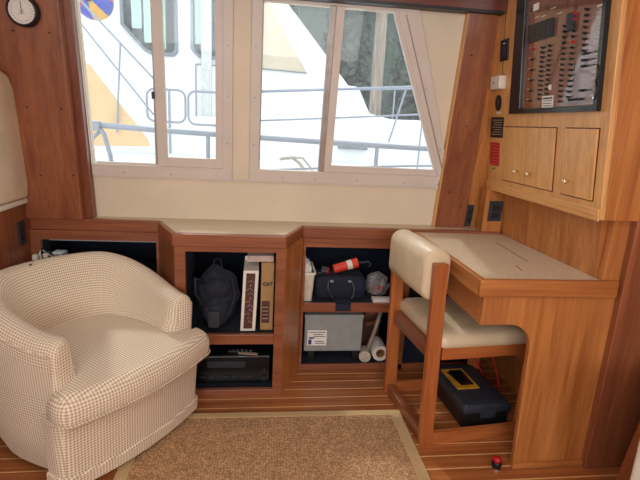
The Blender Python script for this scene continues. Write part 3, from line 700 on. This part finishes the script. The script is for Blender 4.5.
build('box_body', G().box(.012, .068, 1.975, 2.21, .290, .606), CARD, mb, bev=.002)
build('lower_panel', G().box(.017, .052, 1.9735, 1.9752, .325, .43), BROWN, mb)
def text(s, size, loc, rot, mat, parent, name, ext=.0006, bold=0):
    cu_ = bpy.data.curves.new(name, 'FONT'); cu_.body = s; cu_.size = size; cu_.extrude = ext; cu_.align_x = 'CENTER'; cu_.align_y = 'CENTER'; cu_.offset = bold
    t = bpy.data.objects.new(name + '_tmp', cu_); COL.objects.link(t); bpy.context.view_layer.update()
    me = bpy.data.meshes.new_from_object(t.evaluated_get(bpy.context.evaluated_depsgraph_get())); bpy.data.objects.remove(t)
    M_ = Matrix.Translation(loc) @ Euler(rot).to_matrix().to_4x4(); me.transform(world_of(parent).inverted() @ M_); me.materials.clear(); me.materials.append(mat)
    o = bpy.data.objects.new(name, me); COL.objects.link(o); o.parent = parent; return o
text('CAT', .021, (.041, 1.9745, .508), (PI / 2, 0, 0), INK, mb, 'lettering', .0006, .0012)
for k in range(4): build('print_line', G().box(.02, .046, 1.9728, 1.9736, .345 + k * .018, .347 + k * .018), LINE, mb)
pk = build('paper_pack', G().box(-.05, .065, 1.985, 2.2, .6075, .634).box(-.05, -.047, 1.985, 2.2, .60, .6075), plain('pale_pink_paper', lin(206, 186, 176), .7), loc=(.01, 2.08, .607), bev=.003)
tag(pk, 'pale paper pack lying flat on top of the manual box', 'paper pack')
rc = thing('stereo_receiver', 'black stereo receiver in the bottom of the centre cabinet', 'receiver', (-.12, 2.1, .026))
build('body', G().box(-.29, .06, 1.97, 2.3, .034, .165), BLACK, rc, bev=.003)
build('front_panel', G().box(-.288, .058, 1.965, 1.970, .036, .163), BLACKG, rc, bev=.001)
for x in (-.27, .035): build('foot', G().cyl((x, 2.0, .024), (x, 2.0, .034), .012), BLACK, rc)
build('volume_knob', G().cyl((.036, 1.965, .058), (.036, 1.951, .058), .011), BLACKG, rc, bev=.001); build('power_knob', G().cyl((.036, 1.965, .10), (.036, 1.956, .10), .005), DGREY, rc)
for k in range(7): build('button', G().box(-.25 + k * .034, -.228 + k * .034, 1.9625, 1.965, .06, .067), DGREY, rc)
build('display', G().box(-.22, -.05, 1.9635, 1.965, .11, .14), DGREY, rc)
rm = thing('remote_control', 'slim black and silver remote lying on the stereo receiver', 'remote', (-.06, 2.0, .165), -.18)
rm['_local'] = 1
build('body', G().box(-.07, .07, -.02, .02, .0, .016), BLACK, rm, bev=.004)
build('silver_edge', G().box(-.02, .068, -.0215, -.0195, .003, .012), CHROME, rm)
for k in range(5): build('button', G().box(-.05 + k * .02, -.042 + k * .02, -.006, .006, .016, .018), CHROME, rm)
del rm['_local']

# ------------------------------------------------------------------ things in the right cabinet
bn = thing('storage_bin', 'clear-white plastic bin of papers at the left of the upper right shelf', 'bin', (.24, 2.24, .357))
g = G().stack([[(a, b, .357) for a, b in rrect(.207, .262, 2.16, 2.34, .012)], [(a, b, .50) for a, b in rrect(.205, .272, 2.15, 2.35, .014)]], cap1=False)
build('body', g, plain('milky_plastic', lin(214, 204, 186), .35), bn)
build('rim', G().ring(rrect(.205, .277, 2.146, 2.355, .014), rrect(.21, .270, 2.155, 2.347, .012), .496, .506, XY), WHITE, bn)
build('papers', G().box(.215, .24, 2.17, 2.33, .36, .545).box(.242, .256, 2.18, 2.32, .36, .53), PAPER, bn, bev=.002)
tb = thing('tool_bag', 'navy canvas tool bag with carry handles under the orange flare torch', 'bag', (.41, 2.27, .357))
rr = []
for f, z in ((.9, .357), (1, .37), (1.0, .43), (.96, .458), (.80, .468)): rr.append([Vector((.412 + a, 2.28 + b, z)) for a, b in rrect(-.13 * f, .13 * f, -.09 * f, .09 * f, .03)])
build('body', G().stack(rr), NAVYB, tb, smooth=True)
for x in (.36, .45): build('buckle', G().box(x - .008, x + .008, 2.178, 2.19, .45, .458), GREYM, tb)
build('handle', G().tube([(.345, 2.185, .455), (.34, 2.172, .42), (.36, 2.168, .385), (.37, 2.166, .37)], .0045, 6), DGREY, tb)
build('handle', G().tube([(.462, 2.185, .455), (.474, 2.172, .42), (.47, 2.168, .385), (.46, 2.166, .37)], .0045, 6), DGREY, tb)
build('strap', G().box(.375, .45, 2.112, 2.117, .325, .365).box(.375, .45, 2.112, 2.19, .3625, .3665), NAVYB, tb)
ft = thing('flare_torch', 'orange-red torch with a white band lying on the navy tool bag', 'torch', (.42, 2.26, .468))
a0 = Vector((.375, 2.25, .496)); a1 = Vector((.50, 2.26, .530)); dd = (a1 - a0)
build('body', G().cyl(a0, a0 + dd * .55, .022, .024), ORANGE, ft, bev=.003); build('white_band', G().cyl(a0 + dd * .55, a0 + dd * .75, .0245, .025), WHITE, ft)
build('tail', G().cyl(a0 + dd * .75, a1, .025, .026), ORANGE, ft, bev=.003)
build('hook', G().tube([a1, a1 + Vector((.03, 0, .0)), a1 + Vector((.055, 0, .006)), a1 + Vector((.068, -.004, -.006)), a1 + Vector((.058, -.006, -.02))], .006, 8), DGREY, ft, smooth=True)
rf = thing('reel', 'small red-ended dark reel left of the orange torch on the tool bag', 'reel', (.345, 2.25, .468))
build('body', G().cyl((.315, 2.25, .490), (.345, 2.24, .490), .022), DGREY, rf, bev=.003); build('end_cap', G().cyl((.345, 2.24, .490), (.352, 2.2375, .490), .018), RED, rf)
build('bracket', G().box(.29, .33, 2.23, 2.26, .468, .485), BLACK, rf, bev=.003)
pl = thing('plastic_bag', 'crumpled grey plastic bag on the right of the upper right shelf', 'bag', (.61, 2.22, .357))
random.seed(11)
build('bag_body', G().blob((.607, 2.25, .418), (.062, .06, .062), 18, 10, lambda d: 1 + random.uniform(-.12, .1)), plain('grey_plastic_film', lin(126, 122, 124), .3, vary=.3, scale=40), pl)
build('red_item', G().cyl((.60, 2.192, .41), (.612, 2.19, .43), .006), RED, pl)
nb = build('notebook', G().box(.568, .66, 2.145, 2.19, .357, .374), PAPER, bev=.002, loc=(.61, 2.17, .357)); tag(nb, 'white notebook at the front edge before the crumpled grey bag', 'notebook')
gb = thing('grey_case', 'grey steel box with a white label on the bottom right shelf', 'box', (.38, 2.25, .03))
build('body', G().box(.235, .530, 2.165, 2.40, .085, .270), GREYM, gb, bev=.004); build('lid', G().box(.232, .533, 2.162, 2.403, .266, .284), GREYM, gb, bev=.003)
for x in (.26, .49): build('foot', G().box(x, x + .03, 2.18, 2.38, .028, .086), BLACK, gb)
lb = build('label', G().box(.250, .348, 2.1635, 2.1652, .118, .200), PAPER, gb)
IB = plain('blue_ink', lin(56, 66, 130), .6)
build('print_mark', G().box(.256, .272, 2.1625, 2.1636, .124, .15).box(.258, .285, 2.1625, 2.1636, .155, .163), IB, lb)
build('print_mark', G().box(.29, .34, 2.1625, 2.1636, .128, .131).box(.29, .335, 2.1625, 2.1636, .138, .141).box(.28, .34, 2.1625, 2.1636, .165, .168).box(.28, .33, 2.1625, 2.1636, .176, .179).box(.258, .34, 2.1625, 2.1636, .188, .191), INK, lb)
ml = thing('mallet', 'pale wooden-handled mallet leaning beside the grey steel box', 'mallet', (.56, 2.2, .03))
build('handle', G().tube([(.562, 2.175, .07), (.60, 2.185, .19), (.628, 2.195, .30)], .010, 10), plain('pale_grey_handle', lin(160, 148, 136), .5), ml, smooth=True)
build('head', G().cyl((.55, 2.150, .058), (.565, 2.225, .058), .031, .029, 22), plain('off_white_rubber', lin(190, 180, 164), .6), ml, bev=.003)
rl_ = thing('paper_roll', 'white roll lying end-on at the right of the bottom shelf', 'roll', (.635, 2.2, .03))
build('roll', G().ring(arcp(.632, .074, .042, 0, 345, 23), arcp(.632, .074, .024, 0, 345, 23), 2.155, 2.27, XZ), PAPER, rl_)
build('core', G().ring(arcp(.632, .074, .024, 0, 345, 23), arcp(.632, .074, .020, 0, 345, 23), 2.157, 2.27, XZ), CARD, rl_)
for k, (x0, z0, x1, z1, lab) in enumerate(((.57, .215, .66, .245, 'upper brown wooden batten lying behind the mallet handle'), (.575, .165, .66, .18, 'lower brown wooden batten lying behind the mallet handle'))):
    o = build('batten', G().prism([(x0, z0), (x1, z1), (x1, z1 + .02), (x0, z0 + .02)], 2.29, 2.31, XZ), RX, bev=.002, loc=((x0 + x1) / 2, 2.30, z0)); tag(o, lab, 'batten')
o = build('carton', G().box(.56, .66, 2.315, 2.46, .028, .27), BROWN, bev=.002, loc=(.61, 2.39, .028)); tag(o, 'brown carton in the dark behind the wooden battens', 'box')

# ------------------------------------------------------------------ under the desk
tc_ = thing('battery_case', 'black and grey battery case with a yellow panel on the floor under the chair', 'case', (.945, 1.80, 0), math.radians(4))
tc_['_local'] = 1; tc_.scale = (1.14, 1.1, 1.12)
build('body', G().stack([[(a, b, z) for a, b in rrect(-.092 - d, .092 + d, -.155 - d, .155 + d, .015)] for d, z in ((-.012, 0), (0, .01), (0, .07), (.004, .072))]), BLACK, tc_)
build('lid', G().stack([[(a, b, z) for a, b in rrect(-.092 - d, .092 + d, -.155 - d, .155 + d, .015)] for d, z in ((.006, .072), (.006, .088), (-.004, .1), (-.02, .104))]), DGREY, tc_)
build('yellow_panel', G().ring([(-.07, -.05), (.02, -.05), (.02, .10), (-.07, .10)], [(-.045, -.028), (.02 - .012, -.028), (.008, .085), (-.058, .085)], .104, .108, XY), YEL, tc_)
build('display', G().box(-.045, .008, -.028, .085, .104, .110), BLACKG, tc_); build('latch', G().box(-.03, .03, -.166, -.160, .05, .085), DGREY, tc_, bev=.002)
del tc_['_local']
for lab, pts in (('red cable looping behind the battery case under the desk', [(1.12, 2.04, .01), (1.10, 2.03, .14), (1.04, 2.02, .24), (1.02, 2.01, .29), (1.08, 2.00, .25), (1.12, 1.90, .14), (1.11, 1.80, .04), (1.10, 1.70, .006)]),
                 ('red cable hanging down beside the battery case lid under the desk', [(.99, 2.03, .30), (1.0, 2.01, .22), (1.04, 1.95, .15), (1.075, 1.86, .06), (1.08, 1.75, .02), (1.075, 1.64, .006)])):
    P_ = [Vector(p) for p in pts]; sm = []
    for i in range(len(P_) - 1):
        p0, p1, p2, p3 = P_[max(i - 1, 0)], P_[i], P_[i + 1], P_[min(i + 2, len(P_) - 1)]
        for k in range(6):
            t = k / 6; sm.append(.5 * ((2 * p1) + (-p0 + p2) * t + (2 * p0 - 5 * p1 + 4 * p2 - p3) * t * t + (-p0 + 3 * p1 - 3 * p2 + p3) * t ** 3))
    o = build('cable', G().tube(sm, .0042, 8), RED, smooth=True, loc=pts[-1]); tag(o, lab, 'cable')
kb = thing('floor_knob', 'small black stub with a red cap on the floor by the desk panel', 'knob', (.887, 1.395, 0))
build('base', G().lathe([(.012, 0), (.012, .01), (.017, .014), (.019, .03), (.016, .034)], (.887, 1.395, 0), n=18), BLACK, kb, smooth=True)
build('cap', G().lathe([(.016, .033), (.017, .042), (.010, .05), (.002, .051)], (.887, 1.395, 0), n=18), RED, kb, smooth=True)
build('collar', G().lathe([(.014, .0), (.014, .006), (.010, .007)], (.887, 1.392, 0), n=18), CHROME, kb)

# ------------------------------------------------------------------ outside: marina
struct(build('side_deck', G().box(-3, 3.5, 2.30, 3.15, .60, .72).box(-3, 3.5, 3.10, 3.2, .3, .80), GEL, bev=.01))
build('wtr', G(), GEL) if 0 else None
wm, nt, N, L, p = nm('harbour_water'); p.inputs['Roughness'].default_value = .08; noisecol(nt, p, lin(70, 88, 92), lin(96, 116, 118), 3, bump=.4)
struct(build('ground', G().box(-40, 60, 3.3, 60, -1.1, -1.0), wm))
# own boat's guard rail
hr = thing('guard_rail', 'grey tubular guard rail with stanchions right outside the windows', 'railing', (0, 3.0, .72))
build('top_rail', G().tube([(-1.02, 3, 1.135), (-.61, 3, 1.12), (0, 3, 1.105), (.5, 3, 1.095), (1.2, 3, 1.085), (2, 3, 1.08)], .017, 10), STEEL, hr, smooth=True)
build('lower_rail', G().tube([(-.34, 3.0, .90), (0, 3.0, .905), (.6, 3, .95), (1.2, 3, .985), (2, 3, 1.02)], .007, 8), STEEL, hr, smooth=True)
for x, t in ((-.325, 1.11), (.735, 1.09), (1.7, 1.08)): build('stanchion', G().cyl((x, 3, .70), (x, 3, t), .013), STEEL, hr)
build('end_post', G().tube([(-.97, 3, 1.13), (-.93, 3, 1.08), (-.90, 3, .95), (-.88, 3, .70)], .014), STEEL, hr, smooth=True)
build('end_post', G().tube([(-.95, 3, 1.10), (-1.0, 3, 1.05), (-1.02, 3, .97), (-1.02, 3, .70)], .011), STEEL, hr, smooth=True)
build('fitting', G().box(-1.0, -.95, 2.98, 3.02, 1.10, 1.155), STEEL, hr, bev=.006)
# neighbouring motor yacht
ny = thing('motor_yacht', 'large white motor yacht moored alongside, curtained windows and raked front', 'yacht', (0, 6, -1.0))
Y5 = 5.0
build('superstructure', G().prism([(-3.5, 1.0), (.90, 1.0), (.90, 1.58), (.67, 1.84), (.20, 2.36), (.05, 2.6), (-3.5, 2.6)], 5.0, 8.0, XZ), GEL, ny, bev=.02)
build('foredeck', G().prism([(-3.5, .55), (6.5, .75), (6.5, 1.05), (3.0, 1.16), (.6, 1.26), (-3.5, 1.12)], 4.75, 8.3, XZ), GEL, ny, bev=.05)
build('hull', G().prism([(-3.5, -1.0), (5.8, -1.0), (6.6, .75), (-3.5, .6)], 4.65, 8.4, XZ), GEL, ny, bev=.03)
build('trunk_cabin', G().prism([(.5, 1.25), (1.9, 1.18), (1.8, 1.22), (1.1, 1.36), (.9, 1.55), (.5, 1.7)], 5.15, 7.9, XZ), GEL, ny, bev=.05)
cvm = [( -.30, 1.725), (.44, 1.70), (.03, 2.33), (-.10, 2.5), (-.30, 2.5)]
build('windscreen_cover', G().prism(cvm, 4.975, 5.0, XZ), CANV2, ny, bev=.006)
build('cover_seam', G().tube([(-.28, 4.97, 1.72), (.44, 4.97, 1.70)], .006), HEDG, ny)
DG = plain('smoked_window', lin(58, 66, 68), .12, vary=.4, scale=30); CURT = plain('pale_green_curtain', lin(178, 212, 198), .8, vary=.05, scale=6)
def ywin(poly, ipoly, curt):
    w_ = build('window_frame', G().ring(poly, ipoly, 4.96, 4.999, XZ), HEDG, ny, bev=.004); build('pane', G().prism(ipoly, 4.985, 4.999, XZ), DG, w_)
    for c_ in curt:
        pts_ = []; x0, x1, z0, z1 = c_
        n_ = 12; build('curtain', G().prism([(x0 + (x1 - x0) * i / n_, 4.978 + .006 * math.sin(i * 2.2)) for i in range(n_ + 1)] + [(x1, 4.990), (x0, 4.990)], z0, z1, XY), CURT, w_)
ywin([(-1.34, 2.5), (-1.34, 2.02), (-1.13, 1.80), (-1.06, 1.77), (-.86, 1.77), (-.82, 1.81), (-.82, 2.5)], [(-1.31, 2.5), (-1.31, 2.03), (-1.12, 1.825), (-1.05, 1.80), (-.88, 1.80), (-.85, 1.83), (-.85, 2.5)],
     [(-1.24, -1.15, 2.0, 2.5), (-1.13, -1.0, 1.88, 2.5), (-.98, -.93, 1.83, 2.5)])
ywin([(-.70, 2.5), (-.70, 1.85), (-.62, 1.77), (-.27, 1.77), (-.22, 1.8), (-.22, 2.5)], [(-.67, 2.5), (-.67, 1.86), (-.61, 1.80), (-.28, 1.80), (-.25, 1.82), (-.25, 2.5)], [(-.66, -.60, 1.9, 2.5)])
build('door_edge', G().ring([(-.66, 1.05), (-.37, 1.05), (-.37, 1.72), (-.66, 1.72)], [(-.652, 1.058), (-.378, 1.058), (-.378, 1.712), (-.652, 1.712)], 4.985, 4.999, XZ), HEDG, ny)
build('vertical_moulding', G().box(-.60, -.50, 4.95, 5.0, 1.02, 2.6), plain('pale_grey_moulding', lin(196, 200, 200), .5), ny, bev=.01)
build('hatch_vent', G().box(.76, 1.06, 4.70, 4.76, .98, 1.04), HEDG, ny, bev=.006)
# its stair handrails
st_ = thing('stair_rail', 'thin steel stair handrails slanting across the left window', 'railing', (-1.2, 4.3, 1.05))
build('handrail', G().tube([(-1.62, 4.2, 2.25), (-1.43, 4.2, 2.05), (-.92, 4.2, 1.53), (-.80, 4.2, 1.41)], .009, 8), STEEL, st_, smooth=True)
build('mid_rail', G().tube([(-1.62, 4.2, 2.08), (-1.45, 4.2, 1.90), (-.93, 4.2, 1.25), (-.85, 4.2, 1.16)], .008, 8), STEEL, st_, smooth=True)
build('post', G().cyl((-1.14, 4.2, 1.76), (-1.20, 4.2, 1.05), .008), STEEL, st_)
build('post', G().cyl((-.80, 4.2, 1.41), (-.80, 4.2, 1.05), .008), STEEL, st_)
st2 = thing('boarding_gate', 'rounded steel hoop rails beside the stair in the left window', 'railing', (-.6, 4.2, 1.05))
def hoop(x0, x1, z0, z1, r): return [(a, 4.2, b) for a, b in rrect(x0, x1, z0, z1, r, 4)]
build('hoop', G().tube(hoop(-.95, -.64, 1.16, 1.42, .06), .010, 8, True), STEEL, st2, smooth=True)
build('hoop', G().tube(hoop(-.615, -.10, 1.15, 1.42, .06), .010, 8, True), STEEL, st2, smooth=True)
for x in (-.77,): build('post', G().cyl((x, 4.2, 1.42), (x, 4.2, .9), .011), STEEL, st2)
dk2 = build('side_walkway', G().box(-3.4, 5.5, 4.15, 4.74, .62, .845), GEL, ny, bev=.01)
for o_ in (st_, st2): pass
tr = build('canvas_cover', G().prism([(-1.46, 1.60), (-1.40, 1.58), (-.96, 1.0), (-.95, .95), (-1.44, .93)], 4.22, 4.26, XZ), CANV, loc=(-1.2, 4.24, .93), bev=.006); tag(tr, 'tan canvas cover wedge outside the left window', 'canvas cover')
bl = thing('beach_ball', 'round red, blue and yellow ball at the top of the left window', 'ball', (-1.40, 4.45, 2.0))
BLU = plain('blue_plastic', lin(40, 60, 170), .4)
for k in range(8):
    a0_, a1_ = 2 * PI * k / 8, 2 * PI * (k + 1) / 8; rings = []
    for i in range(1, 12):
        th_ = PI * i / 12; rings.append([Vector((-1.40 + .15 * math.sin(th_) * math.cos(a0_ + (a1_ - a0_) * j / 5), 4.45 - .15 * math.cos(th_), 2.10 + .15 * math.sin(th_) * math.sin(a0_ + (a1_ - a0_) * j / 5))) for j in range(6)])
    build('panel', G().stack(rings, False, False, closed=False), (RED, BLU, YEL, BLU)[k % 4], bl, smooth=True)
# pulpit rails of the yacht's bow, right window
pr = thing('bow_rail', 'steel bow rails of the white yacht crossing the right window', 'railing', (.8, 4.2, .9))
build('top_rail', G().tube([(-.02, 4.2, 1.45), (.55, 4.2, 1.50), (1.22, 4.2, 1.56), (2.2, 4.2, 1.66)], .012, 8), STEEL, pr, smooth=True)
build('mid_rail', G().tube([(-.02, 4.2, 1.21), (.55, 4.2, 1.26), (1.3, 4.2, 1.33), (2.2, 4.2, 1.42)], .008, 8), STEEL, pr, smooth=True)
build('brace', G().cyl((1.25, 4.2, 1.56), (1.13, 4.2, 1.08), .009), STEEL, pr)
for x, z in ((-.03, 1.45), (.60, 1.5), (1.42, 1.58), (2.1, 1.65)): build('stanchion', G().cyl((x, 4.2, z), (x, 4.2, .84), .008), STEEL, pr)
cl = thing('mooring_rope', 'short frayed mooring rope hanging over the guard rail deck in the right window', 'rope', (.3, 3.12, .80))
build('rope', G().tube([(.12, 3.12, .97), (.2, 3.12, .985), (.25, 3.12, .95), (.29, 3.12, .90), (.34, 3.12, .86), (.36, 3.12, .80)], .011, 6), plain('grey_rope', lin(176, 170, 158), .9), cl)
build('rope_tail', G().tube([(.2, 3.12, .985), (.27, 3.12, .985), (.32, 3.12, .93), (.36, 3.12, .87), (.39, 3.12, .80)], .007, 6), bpy.data.materials['grey_rope'], cl)
# far boat
fb = thing('far_boat', 'second white boat farther away behind the bow rails', 'boat', (1.6, 10, -1.0))
build('cabin', G().prism([(1.0, 1.3), (1.97, 1.3), (1.66, 1.88), (1.42, 1.90), (1.15, 2.0), (1.0, 2.0)], 8.45, 10, XZ), GEL, fb, bev=.04)
build('hull', G().prism([(-.5, -1.0), (6.5, -1.0), (7.5, 1.45), (-.5, 1.32)], 8.4, 10.5, XZ), GEL, fb, bev=.05)
build('side_window', G().prism([(1.68, 1.48), (1.84, 1.47), (1.64, 1.8), (1.50, 1.8)], 8.43, 8.452, XZ), plain('pale_blue_perspex', lin(214, 222, 226), .3), fb)
build('cabin_rail', G().tube([(1.2, 8.43, 1.86), (1.7, 8.4, 1.84), (3.9, 8.4, 2.0)], .015), STEEL, fb)
for x in (2.3, 3.1, 3.9): build('stanchion', G().cyl((x, 8.42, 1.34), (x, 8.42, 1.86 + (x - 2.3) * .08), .013), STEEL, fb)
pil = thing('dock_piling', 'weathered wooden dock piling rising in front of the dark trees', 'piling', (2.75, 12, -1.0))
pm = wood('weathered_piling', lin(110, 96, 84), lin(176, 160, 142), 'z', .85)
build('post', G().lathe([(.15, 0), (.15, 2.5), (.14, 5), (.135, 6.2), (.10, 6.3)], (2.80, 12, -1.0), n=16), pm, pil, smooth=True)
build('iron_band', G().lathe([(.155, 1.9), (.155, 2.0), (.15, 2.0)], (2.80, 12, -1.0), n=16), DGREY, pil)
# trees
def tree(x, y, h, r, lab, seed):
    rnd = random.Random(seed)
    t = thing('tree', lab, 'tree', (x, y, -1.0))
    build('trunk', G().lathe([(.3, 0), (.22, h * .5), (.06, h * .95)], (x, y, -1.0), n=10), BROWN, t)
    g = G()
    for k in range(2600):
        z = rnd.uniform(.03, 1) ** .9; rr_ = r * (1.05 - z) ** .6 * math.sqrt(rnd.uniform(.25, 1)); a = rnd.uniform(0, 2 * PI)
        p = Vector((x + rr_ * math.cos(a), y + rr_ * math.sin(a), -1 + z * h)); s = rnd.uniform(.14, .38)
        e = Euler((rnd.uniform(0, 6), rnd.uniform(0, 6), rnd.uniform(0, 6))).to_matrix()
        g.face([g.bm.verts.new(p + e @ Vector(q) * s) for q in ((-1, -.35, 0), (0, -.6, .15), (1, 0, 0), (0, .6, .15))])
    build('foliage', g, TREE, t)
for i, (x, y, h, r, lab) in enumerate(((.5, 20, 9.5, 1.3, 'dark conifer farthest left in the tree line, above the yacht windscreen'), (3.45, 20.6, 11, 1.3, 'dark conifer in the tree line just left of the dock piling'),
                                 (6.4, 20, 10, 1.3, 'dark conifer in the tree line just right of the dock piling'), (9.4, 20.5, 11, 1.3, 'dark conifer at the far right end of the tree line'))):
    tree(x, y, h, r, lab, i)
struct(build('hills', G().prism([(-30, -1), (50, -1), (50, 9), (20, 12), (0, 11), (-30, 9)], 30, 40, XZ), TREE))
